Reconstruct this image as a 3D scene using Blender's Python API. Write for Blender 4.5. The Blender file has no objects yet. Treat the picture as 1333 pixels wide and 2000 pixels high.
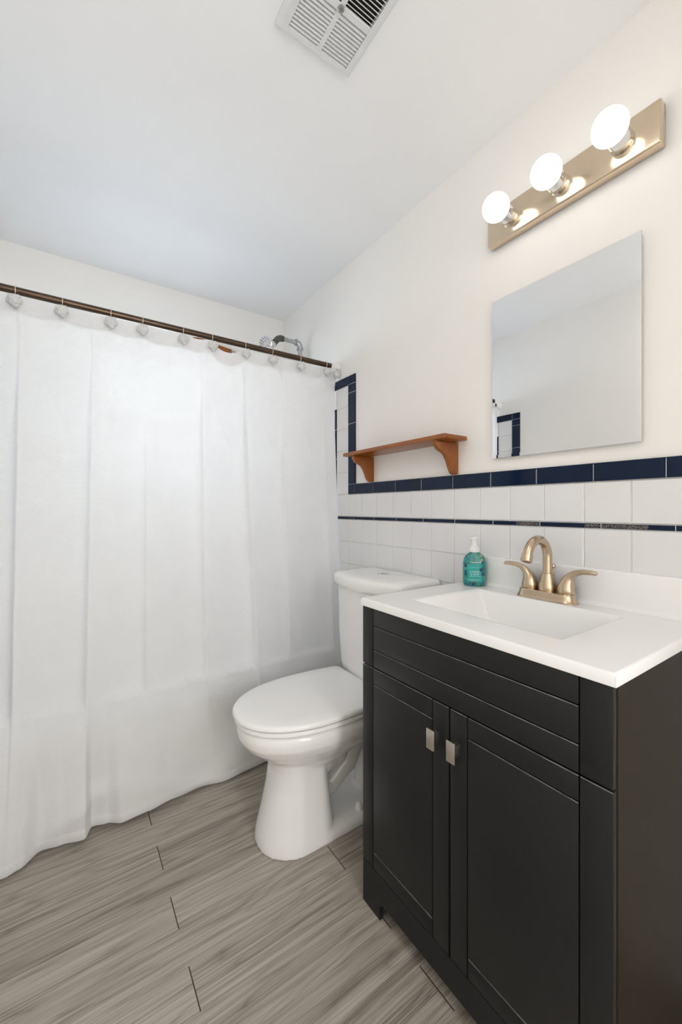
import bpy, bmesh, math, random
from mathutils import Vector, Matrix, noise
PI = math.pi
random.seed(7)
SC = bpy.context.scene
COL = SC.collection

# ---------------------------------------------------------------- camera
# world: x = towards the vanity wall, y = towards the tub, z up, floor at 0
CAM_H = 1.10
cam_d = bpy.data.cameras.new('camera')
cam = bpy.data.objects.new('camera', cam_d)
COL.objects.link(cam)
cam_d.sensor_fit = 'VERTICAL'
cam_d.sensor_height = 36.0
cam_d.lens = 782.8 / 2000.0 * 36.0
cam_d.shift_y = -6.0 / 2000.0
cam_d.clip_start = 0.01
cam.location = (0, 0, CAM_H)
cam.rotation_euler = (PI / 2, 0, -math.radians(34.2755))
SC.camera = cam

# ---------------------------------------------------------------- exposure, world, lights
SC.view_settings.view_transform = 'Standard'
SC.view_settings.look = 'None'
SC.view_settings.gamma = 1.0
SC.view_settings.use_curve_mapping = False
SC.view_settings.exposure = -0.10
SC.cycles.diffuse_bounces = 8
SC.cycles.max_bounces = 16
SC.cycles.transparent_max_bounces = 16
SC.cycles.caustics_reflective = False
SC.cycles.caustics_refractive = False

W = bpy.data.worlds.new('daylight')
SC.world = W
W.use_nodes = True
W.node_tree.nodes['Background'].inputs[0].default_value = (0.80, 0.90, 1.0, 1)
W.node_tree.nodes['Background'].inputs[1].default_value = 1.0


def area(name, loc, rot, sx, sy, power, col):
    d = bpy.data.lights.new(name, 'AREA')
    d.shape = 'RECTANGLE'
    d.size, d.size_y, d.energy, d.color = sx, sy, power, col
    o = bpy.data.objects.new(name, d)
    COL.objects.link(o)
    o.location, o.rotation_euler = loc, rot
    return o


# daylight outside the bathroom window, shining in (-y)
area('window_daylight', (0.38, 2.75, 1.75), (math.radians(-72), 0, 0), 1.0, 1.2, 41.0, (0.78, 0.89, 1.0))
area('sky_daylight', (0.40, 3.9, 1.98), (math.radians(-88), 0, 0), 0.8, 0.7, 8.0, (0.82, 0.91, 1.0))
# added fill light, sent in through the doorway behind the camera (+y)
area('hall_fill', (0.62, -1.35, 1.45), (math.radians(90), 0, math.radians(8)), 0.9, 1.9, 50.0, (0.985, 0.99, 1.0))
# added overhead fill without a fixture, above the camera (down)
area('overhead_fill', (0.0, 0.30, 2.28), (0, 0, 0), 0.34, 0.34, 2.4, (1.0, 0.98, 0.955))
BULB_STRENGTH = 3.5
BULB_COLOR = (1.0, 0.945, 0.865)

# ---------------------------------------------------------------- measures
XW, XL, YB, YF, ZC = 1.155, -0.26, 2.36, -0.62, 2.316
ROD_Y, ROD_Z, ROD_R = 1.725, 1.832, 0.0125


# ---------------------------------------------------------------- node helpers
def new_mat(name):
    m = bpy.data.materials.new(name)
    m.use_nodes = True
    nt = m.node_tree
    b = nt.nodes['Principled BSDF']
    return m, nt, b


def N(nt, typ, **kw):
    n = nt.nodes.new(typ)
    for k, v in kw.items():
        setattr(n, k, v)
    return n


def L(nt, a, b):
    nt.links.new(a, b)


def math_n(nt, op, a, b=None, c=None):
    n = N(nt, 'ShaderNodeMath', operation=op)
    for i, v in enumerate((a, b, c)):
        if v is None:
            continue
        if isinstance(v, (int, float)):
            n.inputs[i].default_value = v
        else:
            L(nt, v, n.inputs[i])
    return n.outputs[0]


def ramp(nt, fac, stops, interp='LINEAR'):
    r = N(nt, 'ShaderNodeValToRGB')
    r.color_ramp.interpolation = interp
    el = r.color_ramp.elements
    while len(el) < len(stops):
        el.new(0.5)
    for e, (p, c) in zip(el, stops):
        e.position = p
        e.color = (*c, 1) if len(c) == 3 else c
    L(nt, fac, r.inputs[0])
    return r.outputs[0]


def noise_n(nt, vec, scale, detail=3.0, rough=0.55, dist=0.0):
    n = N(nt, 'ShaderNodeTexNoise')
    n.inputs['Scale'].default_value = scale
    n.inputs['Detail'].default_value = detail
    n.inputs['Roughness'].default_value = rough
    n.inputs['Distortion'].default_value = dist
    L(nt, vec, n.inputs['Vector'])
    return n.outputs['Fac']


def coords(nt, scale=(1, 1, 1), loc=(0, 0, 0), rot=(0, 0, 0)):
    g = N(nt, 'ShaderNodeNewGeometry')
    mp = N(nt, 'ShaderNodeMapping')
    mp.inputs['Scale'].default_value = scale
    mp.inputs['Location'].default_value = loc
    mp.inputs['Rotation'].default_value = rot
    L(nt, g.outputs['Position'], mp.inputs['Vector'])
    return mp.outputs[0]


def bump(nt, b, h, strength, dist):
    n = N(nt, 'ShaderNodeBump')
    n.inputs['Strength'].default_value = strength
    n.inputs['Distance'].default_value = dist
    L(nt, h, n.inputs['Height'])
    L(nt, n.outputs[0], b.inputs['Normal'])


def mat(name, col, rough=0.5, metal=0.0, coat=0.0, spec=0.5, var=0.0, vscale=12.0, bmp=0.0, bscale=200.0, bdist=0.001, aniso=None):
    """plain procedural material: colour with a faint noise variation and a fine bump"""
    m, nt, b = new_mat(name)
    b.inputs['Roughness'].default_value = rough
    b.inputs['Metallic'].default_value = metal
    b.inputs['Coat Weight'].default_value = coat
    b.inputs['Specular IOR Level'].default_value = spec
    v = coords(nt)
    if var > 0:
        f = noise_n(nt, v, vscale)
        lo = tuple(max(0, c * (1 - var)) for c in col)
        hi = tuple(min(1, c * (1 + var)) for c in col)
        L(nt, ramp(nt, f, [(0.3, lo), (0.7, hi)]), b.inputs['Base Color'])
    else:
        b.inputs['Base Color'].default_value = (*col, 1)
    if bmp > 0:
        vb = coords(nt, aniso) if aniso else v
        bump(nt, b, noise_n(nt, vb, bscale), bmp, bdist)
    return m


M = {}
M['wall'] = mat('warm_white_wall_paint', (0.87, 0.848, 0.815), 0.45, var=0.012, vscale=3, bmp=0.12, bscale=60, bdist=0.002)
M['ceiling'] = mat('white_ceiling_paint', (0.87, 0.872, 0.875), 0.75, var=0.01, vscale=3, bmp=0.1, bscale=80, bdist=0.002)
M['tile'] = mat('white_glazed_tile', (0.75, 0.75, 0.755), 0.12, var=0.02, vscale=5)
M['grout'] = mat('pale_grout', (0.70, 0.69, 0.67), 0.85, var=0.1, vscale=60)
M['navy'] = mat('navy_glazed_tile', (0.005, 0.0135, 0.038), 0.07, spec=0.22, var=0.15, vscale=20, bmp=0.06, bscale=25, bdist=0.003)
M['porcelain'] = mat('white_porcelain', (0.86, 0.855, 0.845), 0.09, coat=0.2, var=0.008, vscale=4)
M['seat'] = mat('white_seat_plastic', (0.87, 0.865, 0.855), 0.28, var=0.01, vscale=5)
M['enamel'] = mat('white_tub_enamel', (0.78, 0.78, 0.78), 0.15, var=0.01)
M['marble'] = mat('white_cultured_top', (0.84, 0.835, 0.83), 0.22, coat=0.25, var=0.008, vscale=6)
M['chrome'] = mat('chrome', (0.80, 0.80, 0.80), 0.08, metal=1.0, var=0.03)
M['steel'] = mat('galvanised_pipe', (0.50, 0.51, 0.52), 0.38, metal=1.0, var=0.25, vscale=60)
M['darkpipe'] = mat('dark_grey_fitting', (0.11, 0.11, 0.095), 0.45, metal=0.7, var=0.2, vscale=60)
M['nickel'] = mat('brushed_warm_nickel', (0.60, 0.475, 0.345), 0.27, metal=1.0, var=0.05, vscale=30, bmp=0.05, bscale=160, bdist=0.0006, aniso=(1, 1, 12))
M['knob'] = mat('satin_nickel_knob', (0.60, 0.56, 0.50), 0.30, metal=1.0, var=0.04, vscale=50)
M['brass'] = mat('polished_pale_brass', (0.72, 0.59, 0.44), 0.16, metal=1.0, var=0.04, vscale=20)
M['rod'] = mat('brown_bronze_rod', (0.105, 0.072, 0.05), 0.33, metal=1.0, var=0.15, vscale=14)
M['plastic'] = mat('white_plastic', (0.80, 0.80, 0.80), 0.3, var=0.01)
M['vent'] = mat('white_vent_plastic', (0.70, 0.71, 0.72), 0.45, var=0.02, vscale=20)
M['void'] = mat('dark_duct', (0.04, 0.035, 0.03), 0.9, var=0.2)
M['screw'] = mat('grey_screw', (0.34, 0.35, 0.32), 0.35, metal=1.0, var=0.1)
M['rosette'] = mat('pale_grey_resin', (0.62, 0.62, 0.62), 0.3, var=0.12, vscale=150)
M['wire'] = mat('silver_wire', (0.72, 0.70, 0.66), 0.25, metal=1.0, var=0.05)
M['trim'] = mat('white_gloss_trim', (0.80, 0.79, 0.775), 0.35, var=0.01)
M['dark'] = mat('unlit_gap', (0.006, 0.006, 0.006), 0.9, var=0.2)


def black_paint(name, col, spec=0.32):
    m, nt, b = new_mat(name)
    v = coords(nt, (1, 1, 1))
    vg = coords(nt, (60, 60, 3))
    g = noise_n(nt, vg, 4.0, 4)
    base = ramp(nt, g, [(0.3, tuple(c * 0.88 for c in col)), (0.7, tuple(c * 1.12 for c in col))])
    vo = N(nt, 'ShaderNodeTexVoronoi')
    vo.inputs['Scale'].default_value = 26.0
    L(nt, coords(nt, (1, 1, 0.5)), vo.inputs['Vector'])
    thr = noise_n(nt, v, 7.0, 2)
    lim = math_n(nt, 'MULTIPLY', math_n(nt, 'SUBTRACT', thr, 0.60), 0.35)
    fleck = math_n(nt, 'LESS_THAN', vo.outputs['Distance'], lim)
    mx = N(nt, 'ShaderNodeMix', data_type='RGBA')
    L(nt, fleck, mx.inputs[0])
    L(nt, base, mx.inputs[6])
    mx.inputs[7].default_value = (0.16, 0.15, 0.13, 1)
    L(nt, mx.outputs[2], b.inputs['Base Color'])
    b.inputs['Roughness'].default_value = 0.42
    b.inputs['Specular IOR Level'].default_value = spec
    bump(nt, b, g, 0.08, 0.0006)
    return m


M['black'] = black_paint('black_satin_cabinet_paint', (0.0105, 0.0108, 0.0118))
M['edge_light'] = mat('grey_edge_highlight', (0.14, 0.135, 0.13), 0.5, var=0.5, vscale=35)  # highlight of the board edges, put into the colour
M['espresso'] = black_paint('dark_brown_cabinet_side', (0.0175, 0.0115, 0.0068), 0.12)


def speckled():
    m, nt, b = new_mat('pitted_navy_tile')
    f = noise_n(nt, coords(nt), 420.0, 2, 0.7)
    L(nt, ramp(nt, f, [(0.52, (0.012, 0.012, 0.016)), (0.62, (0.36, 0.33, 0.32))]), b.inputs['Base Color'])
    b.inputs['Roughness'].default_value = 0.5
    bump(nt, b, f, 0.6, 0.001)
    return m


M['pitted'] = speckled()


def wood(name, dark, light, rough=0.32):
    m, nt, b = new_mat(name)
    v = coords(nt, (8, 1.2, 8))
    f = noise_n(nt, v, 9.0, 5, 0.6, 1.2)
    f2 = noise_n(nt, coords(nt, (40, 3, 40)), 9.0, 3)
    s = math_n(nt, 'ADD', math_n(nt, 'MULTIPLY', f, 0.75), math_n(nt, 'MULTIPLY', f2, 0.25))
    L(nt, ramp(nt, s, [(0.3, dark), (0.7, light)]), b.inputs['Base Color'])
    b.inputs['Roughness'].default_value = rough
    b.inputs['Coat Weight'].default_value = 0.1
    bump(nt, b, f2, 0.08, 0.0005)
    return m


M['wood'] = wood('honey_oak', (0.185, 0.047, 0.003), (0.35, 0.108, 0.009))


def floor_mat():
    m, nt, b = new_mat('grey_oak_planks')
    RH, BW = 0.104, 0.92
    g = N(nt, 'ShaderNodeNewGeometry')
    sp = N(nt, 'ShaderNodeSeparateXYZ')
    L(nt, g.outputs['Position'], sp.inputs[0])
    ry = math_n(nt, 'DIVIDE', math_n(nt, 'SUBTRACT', sp.outputs[1], -4.094), RH)
    row = math_n(nt, 'FLOOR', ry)
    fy = math_n(nt, 'FRACT', ry)
    odd = math_n(nt, 'MODULO', row, 2.0)
    px = math_n(nt, 'DIVIDE', math_n(nt, 'ADD', math_n(nt, 'ADD', sp.outputs[0], 9.2 - 0.24), math_n(nt, 'MULTIPLY', odd, 0.46)), BW)
    col = math_n(nt, 'FLOOR', px)
    fx = math_n(nt, 'FRACT', px)
    # per-plank shift of the grain
    sid = math_n(nt, 'ADD', math_n(nt, 'MULTIPLY', row, 3.713), math_n(nt, 'MULTIPLY', col, 7.37))
    rnd = N(nt, 'ShaderNodeTexWhiteNoise', noise_dimensions='1D')
    L(nt, sid, rnd.inputs['W'])
    cx = N(nt, 'ShaderNodeCombineXYZ')
    L(nt, math_n(nt, 'ADD', math_n(nt, 'MULTIPLY', sp.outputs[0], 1.0), math_n(nt, 'MULTIPLY', rnd.outputs['Value'], 40.0)), cx.inputs[0])
    L(nt, sp.outputs[1], cx.inputs[1])
    L(nt, math_n(nt, 'MULTIPLY', rnd.outputs['Value'], 13.0), cx.inputs[2])

    def mp(s):
        n = N(nt, 'ShaderNodeMapping')
        n.inputs['Scale'].default_value = s
        L(nt, cx.outputs[0], n.inputs['Vector'])
        return n.outputs[0]
    # warped cathedral grain
    warp = noise_n(nt, mp((1.5, 13, 1)), 1.0, 2, 0.5)
    bands = N(nt, 'ShaderNodeTexNoise')
    bands.inputs['Scale'].default_value = 1.0
    bands.inputs['Detail'].default_value = 6.0
    bands.inputs['Distortion'].default_value = 0.9
    L(nt, mp((1.3, 80, 1)), bands.inputs['Vector'])
    rings = math_n(nt, 'FRACT', math_n(nt, 'MULTIPLY', warp, 9.0))
    ringl = math_n(nt, 'POWER', math_n(nt, 'ABSOLUTE', math_n(nt, 'SUBTRACT', math_n(nt, 'MULTIPLY', rings, 2.0), 1.0)), 3.0)
    fine = noise_n(nt, mp((5, 420, 1)), 1.0, 3, 0.6)
    s = math_n(nt, 'ADD', math_n(nt, 'MULTIPLY', bands.outputs['Fac'], 0.42), math_n(nt, 'MULTIPLY', fine, 0.50))
    pore = noise_n(nt, mp((3.0, 700, 1)), 1.0, 1, 0.5)
    porel = math_n(nt, 'MULTIPLY', math_n(nt, 'MAXIMUM', math_n(nt, 'SUBTRACT', pore, 0.58), 0.0), -0.9)
    s = math_n(nt, 'ADD', s, porel)
    s = math_n(nt, 'ADD', s, math_n(nt, 'MULTIPLY', ringl, -0.09))
    s = math_n(nt, 'ADD', s, math_n(nt, 'MULTIPLY', math_n(nt, 'SUBTRACT', rnd.outputs['Value'], 0.5), 0.10))
    base = ramp(nt, s, [(0.24, (0.155, 0.133, 0.108)), (0.42, (0.325, 0.290, 0.243)), (0.60, (0.49, 0.448, 0.39))])
    # joints
    ex = math_n(nt, 'MULTIPLY', math_n(nt, 'MINIMUM', fx, math_n(nt, 'SUBTRACT', 1.0, fx)), BW)
    ey = math_n(nt, 'MULTIPLY', math_n(nt, 'MINIMUM', fy, math_n(nt, 'SUBTRACT', 1.0, fy)), RH)
    endj = math_n(nt, 'LESS_THAN', ex, 0.0013)
    sidej = math_n(nt, 'LESS_THAN', ey, 0.0004)
    j = math_n(nt, 'MAXIMUM', endj, math_n(nt, 'MULTIPLY', sidej, 0.55))
    mx = N(nt, 'ShaderNodeMix', data_type='RGBA')
    L(nt, j, mx.inputs[0])
    L(nt, base, mx.inputs[6])
    mx.inputs[7].default_value = (0.025, 0.020, 0.016, 1)
    L(nt, mx.outputs[2], b.inputs['Base Color'])
    b.inputs['Specular IOR Level'].default_value = 0.4
    L(nt, ramp(nt, fine, [(0.3, (0.28,) * 3), (0.7, (0.46,) * 3)]), b.inputs['Roughness'])
    h = math_n(nt, 'SUBTRACT', math_n(nt, 'MULTIPLY', fine, 0.5), math_n(nt, 'MULTIPLY', j, 1.0))
    bump(nt, b, h, 0.35, 0.0012)
    return m


M['floor'] = floor_mat()


def curtain_mat():
    m = bpy.data.materials.new('white_waffle_fabric')
    m.use_nodes = True
    nt = m.node_tree
    nt.nodes.clear()
    out = N(nt, 'ShaderNodeOutputMaterial')
    g = N(nt, 'ShaderNodeNewGeometry')
    sp = N(nt, 'ShaderNodeSeparateXYZ')
    L(nt, g.outputs['Position'], sp.inputs[0])
    K = 2 * PI / 0.0062
    wx = math_n(nt, 'SINE', math_n(nt, 'MULTIPLY', sp.outputs[0], K))
    wz = math_n(nt, 'SINE', math_n(nt, 'MULTIPLY', sp.outputs[2], K))
    waf = math_n(nt, 'MULTIPLY', wx, wz)
    slub = noise_n(nt, coords(nt, (25, 1, 400)), 1.0, 2)
    h = math_n(nt, 'ADD', math_n(nt, 'MULTIPLY', waf, 0.5), math_n(nt, 'MULTIPLY', slub, 0.5))
    # packing creases: horizontal lines pressed in the cloth
    def crease(z0):
        d = math_n(nt, 'ABSOLUTE', math_n(nt, 'SUBTRACT', sp.outputs[2], z0))
        return math_n(nt, 'MULTIPLY', math_n(nt, 'LESS_THAN', d, 0.0016), 1.2)
    for z0 in (0.335, 0.66, 0.985, 1.31):
        h = math_n(nt, 'ADD', h, crease(z0))
    bp = N(nt, 'ShaderNodeBump')
    bp.inputs['Strength'].default_value = 0.7
    bp.inputs['Distance'].default_value = 0.0015
    L(nt, h, bp.inputs['Height'])
    colr = ramp(nt, noise_n(nt, coords(nt), 5.0), [(0.3, (0.88, 0.88, 0.882)), (0.7, (0.91, 0.91, 0.912))])
    di = N(nt, 'ShaderNodeBsdfDiffuse')
    L(nt, colr, di.inputs[0])
    L(nt, bp.outputs[0], di.inputs['Normal'])
    tr = N(nt, 'ShaderNodeBsdfTranslucent')
    tr.inputs[0].default_value = (0.86, 0.87, 0.88, 1)
    mx = N(nt, 'ShaderNodeMixShader')
    mx.inputs[0].default_value = 0.21
    L(nt, di.outputs[0], mx.inputs[1])
    L(nt, tr.outputs[0], mx.inputs[2])
    tp = N(nt, 'ShaderNodeBsdfTransparent')
    m2 = N(nt, 'ShaderNodeMixShader')
    m2.inputs[0].default_value = 0.012
    L(nt, mx.outputs[0], m2.inputs[1])
    L(nt, tp.outputs[0], m2.inputs[2])
    L(nt, m2.outputs[0], out.inputs[0])
    return m


M['curtain'] = curtain_mat()


def frosted():
    m = bpy.data.materials.new('frosted_window_glass')
    m.use_nodes = True
    nt = m.node_tree
    nt.nodes.clear()
    out = N(nt, 'ShaderNodeOutputMaterial')
    tr = N(nt, 'ShaderNodeBsdfTranslucent')
    L(nt, ramp(nt, noise_n(nt, coords(nt), 120.0), [(0.3, (0.88, 0.9, 0.92)), (0.7, (0.93, 0.95, 0.96))]), tr.inputs[0])
    tp = N(nt, 'ShaderNodeBsdfTransparent')
    mx = N(nt, 'ShaderNodeMixShader')
    mx.inputs[0].default_value = 0.75
    L(nt, tr.outputs[0], mx.inputs[1])
    L(nt, tp.outputs[0], mx.inputs[2])
    L(nt, mx.outputs[0], out.inputs[0])
    return m


M['frost'] = frosted()


def bulb_mat():
    m, nt, b = new_mat('lit_white_globe')
    b.inputs['Base Color'].default_value = (0.9, 0.9, 0.9, 1)
    b.inputs['Emission Color'].default_value = (*BULB_COLOR, 1)
    b.inputs['Emission Strength'].default_value = BULB_STRENGTH
    return m


M['bulb'] = bulb_mat()
M['mirror'] = mat('silvered_mirror', (0.90, 0.905, 0.91), 0.0, metal=1.0)
M['mirror_edge'] = mat('mirror_glass_edge', (0.45, 0.50, 0.49), 0.2, var=0.05)


def soap_mat():
    m, nt, b = new_mat('teal_botanical_print')
    v = coords(nt)
    f = noise_n(nt, v, 95.0, 3, 0.6, 0.8)
    c1 = ramp(nt, f, [(0.36, (0.004, 0.05, 0.14)), (0.44, (0.004, 0.16, 0.22)), (0.52, (0.006, 0.27, 0.24)), (0.60, (0.03, 0.20, 0.07)), (0.68, (0.45, 0.42, 0.30))])
    L(nt, c1, b.inputs['Base Color'])
    b.inputs['Roughness'].default_value = 0.22
    b.inputs['Coat Weight'].default_value = 0.4
    return m


M['soap'] = soap_mat()
M['teal'] = mat('teal_label', (0.008, 0.33, 0.30), 0.3, var=0.08, vscale=60)
M['berry'] = mat('navy_berry', (0.004, 0.03, 0.09), 0.25, var=0.2, vscale=200)
M['ink'] = mat('pale_print', (0.60, 0.78, 0.78), 0.4, var=0.02)
M['pump'] = mat('milky_pump_plastic', (0.76, 0.76, 0.75), 0.25, var=0.01)


# ---------------------------------------------------------------- mesh helpers
WLOC = {}


def obj(name, bm, m, parent=None, smooth=None, kind=None):
    me = bpy.data.meshes.new(name)
    if parent is not None:
        bmesh.ops.translate(bm, verts=bm.verts, vec=-WLOC[parent.name])
    bm.normal_update()
    bm.to_mesh(me)
    bm.free()
    for x in (m if isinstance(m, (list, tuple)) else [m]):
        me.materials.append(x)
    if smooth is not None:
        me.polygons.foreach_set('use_smooth', [True] * len(me.polygons))
        if smooth < 179:
            me.set_sharp_from_angle(angle=math.radians(smooth))
    o = bpy.data.objects.new(name, me)
    COL.objects.link(o)
    if parent is not None:
        o.parent = parent
        WLOC[o.name] = WLOC[parent.name].copy()
    else:
        WLOC[o.name] = Vector((0, 0, 0))
    if kind:
        o['kind'] = kind
    return o


def thing(name, label, cat, loc=(0, 0, 0), group=None):
    o = bpy.data.objects.new(name, None)
    o.empty_display_size = 0.05
    COL.objects.link(o)
    o.location = loc
    WLOC[o.name] = Vector(loc)
    o['label'], o['category'] = label, cat
    if group:
        o['group'] = group
    return o


def tag(o, label, cat, group=None):
    o['label'], o['category'] = label, cat
    if group:
        o['group'] = group
    return o


def join(dst, src):
    me = bpy.data.meshes.new('tmp')
    src.to_mesh(me)
    src.free()
    dst.from_mesh(me)
    bpy.data.meshes.remove(me)


def box(bm, x0, x1, y0, y1, z0, z1, bev=0.0, seg=2, mi=0):
    t = bmesh.new()
    bmesh.ops.create_cube(t, size=1.0)
    bmesh.ops.scale(t, verts=t.verts, vec=(x1 - x0, y1 - y0, z1 - z0))
    bmesh.ops.translate(t, verts=t.verts, vec=((x0 + x1) / 2, (y0 + y1) / 2, (z0 + z1) / 2))
    if bev > 0:
        bmesh.ops.bevel(t, geom=list(t.edges), offset=bev, segments=seg, affect='EDGES', profile=0.5)
    for f in t.faces:
        f.material_index = mi
    join(bm, t)
    return bm


def loft(bm, rings, cap0=True, cap1=True, mi=0):
    """rings: lists of points, same count"""
    vs = [[bm.verts.new(p) for p in r] for r in rings]
    n = len(vs[0])
    for a, b in zip(vs, vs[1:]):
        for i in range(n):
            f = bm.faces.new((a[i], a[(i + 1) % n], b[(i + 1) % n], b[i]))
            f.material_index = mi
    if cap0:
        bm.faces.new(list(reversed(vs[0]))).material_index = mi
    if cap1:
        bm.faces.new(vs[-1]).material_index = mi
    bmesh.ops.recalc_face_normals(bm, faces=bm.faces)
    return bm


def lathe(bm, prof, center=(0, 0, 0), axis=(0, 0, 1), n=32, mi=0):
    """prof: (radius, height along axis)"""
    ax = Vector(axis).normalized()
    u = ax.orthogonal().normalized()
    w = ax.cross(u)
    c = Vector(center)
    rings = [[c + ax * h + (u * math.cos(2 * PI * i / n) + w * math.sin(2 * PI * i / n)) * max(r, 1e-5) for i in range(n)] for r, h in prof]
    t = bmesh.new()
    loft(t, rings, True, True, mi)
    join(bm, t)
    return bm


def tube(bm, pts, rad, n=16, mi=0, flat=None):
    """tube along points, rad scalar or list"""
    P = [Vector(p) for p in pts]
    R = rad if isinstance(rad, (list, tuple)) else [rad] * len(P)
    tg = []
    for i in range(len(P)):
        a, b = P[max(i - 1, 0)], P[min(i + 1, len(P) - 1)]
        tg.append((b - a).normalized())
    u = tg[0].orthogonal().normalized()
    rings = []
    for i, p in enumerate(P):
        if i:
            q = tg[i - 1].rotation_difference(tg[i])
            u = (q @ u).normalized()
        w = tg[i].cross(u)
        rings.append([p + (u * math.cos(2 * PI * k / n) + w * math.sin(2 * PI * k / n)) * R[i] for k in range(n)])
    t = bmesh.new()
    loft(t, rings, True, True, mi)
    join(bm, t)
    return bm


def prism(bm, poly, axis, a0, a1, bev=0.0, seg=2, mi=0):
    """polygon in the plane perpendicular to axis ('x','y','z'), extruded a0..a1"""
    def pt(p, a):
        return {'x': (a, p[0], p[1]), 'y': (p[0], a, p[1]), 'z': (p[0], p[1], a)}[axis]
    t = bmesh.new()
    loft(t, [[pt(p, a0) for p in poly], [pt(p, a1) for p in poly]], True, True, mi)
    if bev > 0:
        es = [e for e in t.edges if abs(getattr(e.verts[0].co, axis) - getattr(e.verts[1].co, axis)) < 1e-6]
        bmesh.ops.bevel(t, geom=es, offset=bev, segments=seg, affect='EDGES', profile=0.5)
        for f in t.faces:
            f.material_index = mi
    join(bm, t)
    return bm


def smoothstep(a, b, x):
    t = min(1, max(0, (x - a) / (b - a)))
    return t * t * (3 - 2 * t)


def interp(tab, x):
    if x <= tab[0][0]:
        return tab[0][1]
    for (x0, y0), (x1, y1) in zip(tab, tab[1:]):
        if x <= x1:
            t = (x - x0) / (x1 - x0)
            t = t * t * (3 - 2 * t)
            return y0 + (y1 - y0) * t
    return tab[-1][1]


def rrect(cx, cy, hx, hy, r, n=6):
    pts = []
    for k, (sx, sy) in enumerate(((1, 1), (-1, 1), (-1, -1), (1, -1))):
        for i in range(n + 1):
            a = PI / 2 * (k + i / n)
            pts.append((cx + sx * (hx - r) + r * math.cos(a), cy + sy * (hy - r) + r * math.sin(a)))
    return pts


# ================================================================ ROOM SHELL
b = bmesh.new()
box(b, XL - 0.1, XW + 0.1, -2.3, YB + 0.1, -0.1, 0)
obj('floor', b, M['floor'], kind='structure')
b = bmesh.new()
box(b, XL - 0.1, XW + 0.1, -2.3, YB + 0.1, ZC, ZC + 0.1)
obj('ceiling', b, M['ceiling'], kind='structure')
b = bmesh.new()
box(b, XW, XW + 0.1, -2.3, YB + 0.1, 0, ZC)
wall_right = obj('wall_right', b, M['wall'], kind='structure')
b = bmesh.new()
box(b, XL - 0.1, XL, -2.3, YB + 0.1, 0, ZC)
wall_left = obj('wall_left', b, M['wall'], kind='structure')
WX0, WX1, WZ0, WZ1 = 0.09, 0.67, 1.20, 1.935
b = bmesh.new()
box(b, XL, WX0, YB, YB + 0.1, 0, ZC)
box(b, WX1, XW, YB, YB + 0.1, 0, ZC)
box(b, WX0, WX1, YB, YB + 0.1, 0, WZ0)
box(b, WX0, WX1, YB, YB + 0.1, WZ1, ZC)
wall_back = obj('wall_back', b, M['wall'], kind='structure')
# front wall with the doorway the photographer stands in
DX0, DX1, DZ = -0.16, 0.62, 2.03
b = bmesh.new()
box(b, XL, DX0, YF - 0.1, YF, 0, ZC)
box(b, DX1, XW, YF - 0.1, YF, 0, ZC)
box(b, DX0, DX1, YF - 0.1, YF, DZ, ZC)
obj('wall_front', b, M['wall'], kind='structure')
b = bmesh.new()
box(b, DX0 - 0.06, DX0, YF, YF + 0.015, 0, DZ + 0.06, 0.004)
box(b, DX1, DX1 + 0.06, YF, YF + 0.015, 0, DZ + 0.06, 0.004)
box(b, DX0, DX1, YF, YF + 0.015, DZ, DZ + 0.06, 0.004)
obj('trim_1', b, M['trim'], kind='structure')
b = bmesh.new()
box(b, XL, XW, -2.3, -2.2, 0, ZC)
obj('wall_hall', b, M['wall'], kind='structure')

# window: frame, two sashes and frosted panes
b = bmesh.new()
fw = 0.035
box(b, WX0, WX0 + fw, YB + 0.005, YB + 0.09, WZ0, WZ1, 0.003)
box(b, WX1 - fw, WX1, YB + 0.005, YB + 0.09, WZ0, WZ1, 0.003)
box(b, WX0 + fw, WX1 - fw, YB + 0.005, YB + 0.09, WZ0, WZ0 + fw, 0.003)
box(b, WX0 + fw, WX1 - fw, YB + 0.005, YB + 0.09, WZ1 - fw, WZ1, 0.003)
win = obj('window_1', b, M['trim'], kind='structure')
b = bmesh.new()
box(b, WX0 + fw, WX1 - fw, YB + 0.02, YB + 0.07, 1.545, 1.60, 0.004)
obj('meeting_rail', b, M['trim'], win)
for z0, z1, yy in ((WZ0 + fw, 1.545, 0.035), (1.60, WZ1 - fw, 0.055)):
    b = bmesh.new()
    box(b, WX0 + fw, WX1 - fw, YB + yy, YB + yy + 0.004, z0, z1)
    obj('pane', b, M['frost'], win)

# ================================================================ TILE
G = 0.0028           # grout joint
PITCH = 0.1098
TT = 0.006           # tile thickness
J0 = 0.4138          # first measured vertical joint on the right wall


def tile_box(bm, side, a0, a1, z0, z1, th=TT, bev=0.0016, mi=0):
    """one tile on a wall; a = coordinate along the wall"""
    g = G / 2 if th < 0.007 else 0.0009
    a0, a1, z0, z1 = a0 + g, a1 - g, z0 + g, z1 - g
    if a1 - a0 < 0.004 or z1 - z0 < 0.004:
        return
    # front face and bevelled rim only, set against the wall
    r = bev

    def P(a, z, d):
        if side == 'right':
            return (XW - d, a, z)
        if side == 'left':
            return (XL + d, a, z)
        return (a, YB - d, z)
    t = [P(a0, z0, 0), P(a1, z0, 0), P(a1, z1, 0), P(a0, z1, 0)]
    mid = [P(a0, z0, th - r), P(a1, z0, th - r), P(a1, z1, th - r), P(a0, z1, th - r)]
    top = [P(a0 + r, z0 + r, th), P(a1 - r, z0 + r, th), P(a1 - r, z1 - r, th), P(a0 + r, z1 - r, th)]
    s = bmesh.new()
    loft(s, [t, mid, top], True, True, mi)
    join(bm, s)


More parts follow.
